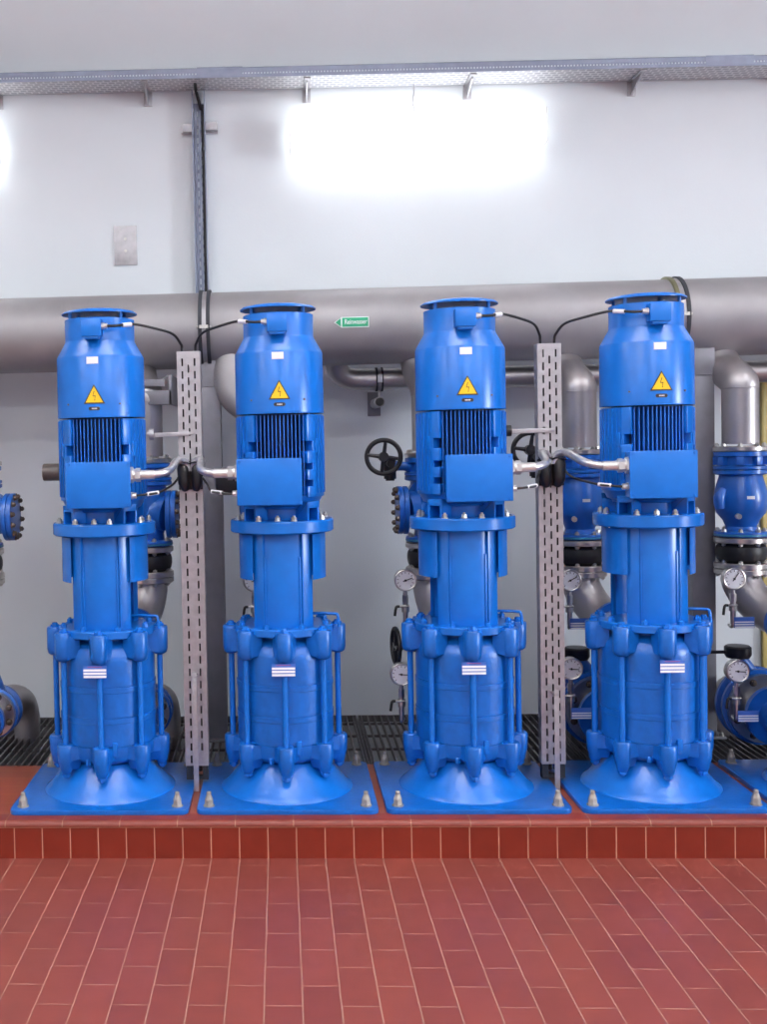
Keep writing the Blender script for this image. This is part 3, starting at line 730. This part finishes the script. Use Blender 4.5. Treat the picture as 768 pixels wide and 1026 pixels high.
def gauge(X, Y, Z, label, ped, blueplate=True, handle=True, seen=True):
    t = thing('pressure_gauge', label, 'gauge', (X, Y, Z), 'round pressure gauges')
    part('gauge_case', G().cyl((0, .022, 0), (0, -.012, 0), .050, n=36).torus((0, -.012, 0), (0, 1, 0), .047, .005, 36, 8), 'flange', t)
    d = part('dial', G().cyl((0, -.008, 0), (0, -.0135, 0), .044, n=36), 'white', t, label='white dial with black needle')
    g = G()
    for k in range(11):
        a = R(-135+27*k); g.box(-.0012, .0012, -.0148, -.013, .032, .040, Matrix.Rotation(a, 4, 'Y'))
    part('scale_marks', g, 'ink', d)
    mx = Matrix.Rotation(R(ped), 4, 'Y')
    part('needle', G().box(-.0018, .0018, -.017, -.0145, -.012, .034, mx).cyl((0, -.0135, 0), (0, -.018, 0), .005, n=12), 'ink', d)
    g = G().cyl((0, .005, -.048), (0, .005, -.075), .010, n=12).cyl((0, .005, -.070), (0, .005, -.105), .015, n=6).cyl((0, .005, -.105), (0, .005, -.21), .012, n=14)
    part('gauge_stem', g, 'flange', t)
    v = part('stopcock', G().cyl((0, .005, -.118), (0, .005, -.150), .018, n=12).cyl((-.045, -.010, -.122), (.015, -.010, -.122), .005, n=8), 'zinc', t)
    part('lever', G().tube([(-.030, -.012, -.122), (-.045, -.015, -.125), (-.052, -.018, -.165)], .0065, 8, smooth=3), 'black', v)
    part('sensing_pipe', G().tube([(0, .005, -.20), (0, .02, -.225), (.02, .10, -.23)], .008, 8, smooth=3), 'flange', t)
    if blueplate:
        p = part('name_plate', G().box(-.005, .085, -.022, -.018, -.225, -.175), 'label_blue', t, label='blue and white striped name plate')
        g = G()
        for k in range(3): g.box(-.003, .083, -.0232, -.0215, -.223+k*.011, -.223+k*.011+.006)
        part('label_stripe', g, 'white', p)
        part('plate_clip', G().box(-.003, .012, -.019, .006, -.206, -.19), 'zinc', p)
gauge(2.064, 5.24, .999, 'round silver pressure gauge at the right edge under the black rubber joint', 35)
gauge(1.325, 5.24, 1.002, 'round silver pressure gauge right of the right slotted column, upper of two', 60)
gauge(.570, 5.24, 1.013, 'round pressure gauge just left of the third pump, upper of two', 70, False)
gauge(2.014, 5.08, .606, 'round pressure gauge at the right edge in front of the blue suction valve', 95)
gauge(1.285, 5.08, .624, 'dim pressure gauge right of the right slotted column, lower of two', 95)
gauge(.528, 5.08, .606, 'round pressure gauge just left of the third pump, lower of two', 95, False)
gauge(-.135, 5.24, 1.02, 'pressure gauge half hidden at the left side of the second pump', 80, False)

# suction side
SX = [-1.41, -.665, None, .86, 1.47, 2.215]
for i, X in enumerate(SX):
    if X is None: continue
    k = 1.28 if i >= 4 else .88
    w = ['at the left edge of the photo', 'low behind the right side of the leftmost pump', 'hidden low behind the second pump', 'low behind the third pump', 'low left of the rightmost full pump', 'low at the right edge of the photo'][i]
    Z = .385
    t = thing('suction_pipe', 'grey suction pipe elbowing into the grating, '+w, 'pipe', (X, 5.7, Z), 'suction pipes behind the pumps')
    bx = .05
    part('elbow', G().tube([(0, -.28, 0), (0, -.12, 0), (bx*.25, -.04, -.004), (bx*.75, .05, -.045), (bx, .085, -.12), (bx, .09, -.22), (bx, .09, -.42)], .067*max(k, 1), 28, smooth=8), 'steel', t)
    f = part('flange', G().cyl((0, -.284, 0), (0, -.262, 0), .125*k, n=44), 'flange', t)
    ring_bolts(f, BOLT_RUST, .104*k, -.262, 8, R(22.5), flip=False, axis='Y')
    t = thing('suction_valve', 'blue butterfly valve with black gearbox, '+w, 'valve', (X, 5.37, Z), 'blue suction valves')
    q = Matrix.Rotation(pi/2, 4, 'X')
    b = part('valve_body', G().lathe([(r_*k, z_) for r_, z_ in [(.12, -.045), (.138, -.038), (.138, -.018), (.116, -.010), (.118, .03), (.138, .038), (.138, .058), (.12, .064)]], 48, q), 'blue_deep', t)
    dx = -.075 if i >= 4 else -.03
    part('valve_neck', G().tube([(0, 0, .10), (dx*.5, 0, .17), (dx, 0, .225)], [.045, .034, .028], 16, smooth=3), 'blue_deep', b)
    part('gearbox', G().lathe([(.030, 0), (.052, .006), (.060, .02), (.060, .055), (.052, .062), (.02, .064)], 20, Matrix.Translation((dx-.01, -.01, .220))), 'black_cast', t)
    if i == 3: 
        wx = -.331
        h = G().torus((wx, -.06, .305), (1, .12, 0), .085, .010, 36, 8).cyl((wx, -.06, .305), (dx-.05, -.04, .25), .009, n=10).cyl((wx-.012, -.06, .305), (wx+.03, -.058, .30), .02, n=14)
        for qd in (0, 90, 180, 270): h.cyl((wx, -.06, .305), (wx, -.06+.085*sin(R(qd)), .305+.085*cos(R(qd))), .008, n=8)
        part('handwheel', h, 'black_cast', t)
    else:
        part('drive_shaft', G().cyl((dx-.06, -.01, .252), (dx-.19, -.01, .252), .008, n=10), 'black_cast', t)
    # front flange and pump nozzle
    t = thing('suction_nozzle', 'short suction spool with pale flange, '+w, 'pipe', (X, 5.27, Z), 'suction spools behind the pumps')
    f = part('flange', G().cyl((0, .004, 0), (0, .035, 0), .125*k, n=44), 'flange', t)
    ring_bolts(f, BOLT_RUST, .104*k, .004, 8, R(22.5), flip=True, axis='Y')
    part('pipe_body', G().cyl((0, .03, 0), (0, -.10, 0), .07*k, n=32), 'steel', t)
    part('pump_flange', G().cyl((0, -.13, 0), (0, -.10, 0), .105*k, n=40).cyl((0, -.13, 0), (0, -.20, 0), .08, n=28), 'blue_deep', t)

# ------------------------------------------------------------------ cable tray on the wall
TZ, TY = 3.588, 5.94
t = thing('cable_tray', 'long galvanised cable tray with perforated rim high on the wall', 'cable tray', (0, TY, TZ))
t.rotation_euler = (0, .0165, 0)
XA, XB = -4.0, 4.6
g = G().box(XA, XB, .002, WY-TY-.02, 0, .003)
part('tray_bottom', g, 'weave', t)
g = G(); L = .052
g.box(XA, XB, 0, .002, 0, .0165).box(XA, XB, 0, .002, .0255, L).box(XA, XB, 0, .012, L-.002, L)
x = XA
while x < XB:
    x1 = x+.0165
    g.box(x, x+.0085, 0, .002, .0165, .0255); x = x1
part('tray_rim', g, 'galv_lip', t)
part('tray_back_rim', G().box(XA, XB, WY-TY-.022, WY-TY-.02, 0, L), 'galv_lip', t)
for jx in (-.40, 2.22, -3.2): part('joint_plate', G().box(jx, jx+.24, -.002, 0, .006, L+.003), 'galv_lip', t)
for k, bx in enumerate((-2.35, -1.512, -.685, .180, 1.045, 1.915, 2.78)):
    b = part('wall_bracket', G().box(-.018, .018, .02, WY-TY-.012, -.008, 0).box(-.022, .022, WY-TY-.012, WY-TY-.001, -.075, 0), 'galv', t, .001, loc=(bx, 0, 0))
    yy = WY-TY-.012
    g = G(); g.add([(-.004, .06, -.008), (.004, .06, -.008), (.004, yy, -.008), (-.004, yy, -.008), (-.004, yy, -.07), (.004, yy, -.07), (-.004, .06, -.016), (.004, .06, -.016)],
                   [(0, 1, 2, 3), (0, 3, 4, 6), (1, 7, 5, 2), (6, 4, 5, 7), (0, 6, 7, 1), (3, 2, 5, 4)])
    part('gusset', g, 'galv', b)
# vertical tray
t = thing('cable_riser', 'narrow vertical perforated cable channel dropping from the tray to the wide pipe', 'cable channel', (-.407, WY, 2.10))
H = TZ-2.10
pg = perf(.060, 0, H-.06, [-.010, .012], -.012, slot=(.006, .030), pitch=.048)
part('perforated_back', pg, 'galv_lip', t)
part('side_rail', G().box(-.036, -.030, -.07, -.010, 0, H).box(.030, .034, -.07, -.010, 0, H), 'galv_lip', t)
part('power_cable', G().tube([(.020, -.026, 0), (.021, -.028, H-.20), (.012, -.035, H-.10), (-.008, -.10, H-.02), (-.01, -.16, H+.02)], .009, 10, smooth=5), 'black', t, label='black cable running up the channel')
part('mounting_rail', G().box(-.09, -.036, -.05, -.004, 1.265, 1.31).box(.034, .10, -.05, -.004, 1.272, 1.315).box(-.10, .10, -.010, -.001, 1.262, 1.274), 'galv', t, .002)
part('hanger', G().cyl((-.03, -.06, H-.03), (.07, -.22, H-.004), .003, n=8), 'galv', t)
# blank wall plate
t = thing('wall_plate', 'small grey rectangular cover plate with two screws on the bare wall', 'wall plate', (-.829, WY, 2.770))
part('plate', G().box(-.063, .063, -.008, -.0005, -.108, .108), 'galv', t, .001)
for z in (-.03, .035): part('screw', G().cyl((0, -.008, z), (0, -.012, z), .008, n=12), 'zinc', t)

# ------------------------------------------------------------------ luminaires
def luminaire(X, label):
    t = thing('wall_lamp', label, 'lamp', (X, 6.06, 3.305), 'lit wall lamps')
    part('diffuser', G().box(-.668, .668, -.055, .055, -.086, .090), 'lamp', t, .006, label='glowing white diffuser')
    part('end_cap', G().box(-.674, -.668, -.056, .056, -.088, .092), 'frame', t, .001); part('end_cap', G().box(.668, .674, -.056, .056, -.088, .092), 'frame', t, .001)
    part('back_plate', G().box(-.3, .3, .057, WY-6.06-.001, -.03, .03), 'frame', t)
    part('hanger', G().tube([(-.012, -.01, .090), (-.012, -.01, .125), (-.02, -.01, .15), (-.012, -.01, .2), (-.012, -.01, .25)], .004, 8, smooth=3), 'galv', t)
luminaire(.757, 'brightly lit white box lamp on the wall above the pumps')
luminaire(-2.172, 'lit lamp mostly outside the photo beyond the left edge of the wall')
luminaire(3.70, 'lit lamp outside the photo further right on the wall')

# ceiling battens over the aisle (lamps of the room, with upward light added)
def arealight(name, loc, rot, sx, sy, power, col=(.97, .985, 1.)):
    l = bpy.data.lights.new(name, 'AREA'); l.shape = 'RECTANGLE'; l.size = sx; l.size_y = sy; l.energy = power; l.color = col
    o = bpy.data.objects.new(name, l); COL.objects.link(o); o.location = loc; o.rotation_euler = rot; return o
for k, (x, y) in enumerate([(-2.6, 3.3), (.3, 3.3), (3.2, 3.3), (-4.0, .7), (-1.2, .7), (1.6, .7), (4.4, .7), (-4.0, -2.2), (-1.2, -2.2), (1.6, -2.2), (4.4, -2.2)]):
    t = thing('ceiling_lamp', 'long pendant lamp outside the photo above the aisle', 'lamp', (x, y, 3.85), 'pendant lamps above the aisle')
    part('housing', G().box(-.75, .75, -.09, .09, -.03, .03), 'frame', t, .003)
    for hx in (-.5, .5): part('hanging_rod', G().cyl((hx, 0, .03), (hx, 0, ZC-3.85), .006, n=8), 'frame', t)
    arealight('pendant_light_down', (x, y, 3.815), (0, 0, 0), 1.4, .16, (15, 44, 50)[(k > 2)+(k > 6)])
    arealight('pendant_added_uplight', (x, y, 3.885), (pi, 0, 0), 1.4, .16, (85, 40, 20)[(k > 2)+(k > 6)])  # upward light added to brighten the ceiling and upper wall
arealight('window_daylight', (XR+.04, (wy0+wy1)/2, (wz0+wz1)/2), (0, R(90), 0), wh-.15, 2*w2-.15, 760, (.85, .92, 1.))

# ------------------------------------------------------------------ world, camera, view
W = bpy.data.worlds.new('World'); SC.world = W; W.use_nodes = True
W.node_tree.nodes['Background'].inputs[0].default_value = (.6, .7, .85, 1); W.node_tree.nodes['Background'].inputs[1].default_value = .6

yaw, pitch, roll = .05647, .03102, .02111
R0 = Vector((cos(yaw), sin(yaw), 0)); F0 = Vector((-sin(yaw)*cos(pitch), cos(yaw)*cos(pitch), -sin(pitch))); U0 = Vector((-sin(yaw)*sin(pitch), cos(yaw)*sin(pitch), cos(pitch)))
Rt = R0*cos(roll)-U0*sin(roll); Up = R0*sin(roll)+U0*cos(roll)
cam = bpy.data.cameras.new('Camera'); co = bpy.data.objects.new('Camera', cam); COL.objects.link(co)
mw = Matrix((Rt, Up, -F0)).transposed().to_4x4(); mw.translation = (0, 0, 1.67); co.matrix_world = mw
cam.sensor_width = 36; cam.sensor_fit = 'AUTO'; cam.lens = 1120/1026*36
cam.shift_x = (384-217.8)/1026; cam.shift_y = (478.8-513)/1026
cam.clip_start = .05
SC.camera = co
SC.view_settings.view_transform = 'Standard'; SC.view_settings.look = 'None'; SC.view_settings.gamma = 1
SC.view_settings.use_curve_mapping = False; SC.view_settings.exposure = 0.
SC.cycles.use_denoising = True
SC.cycles.max_bounces = 8
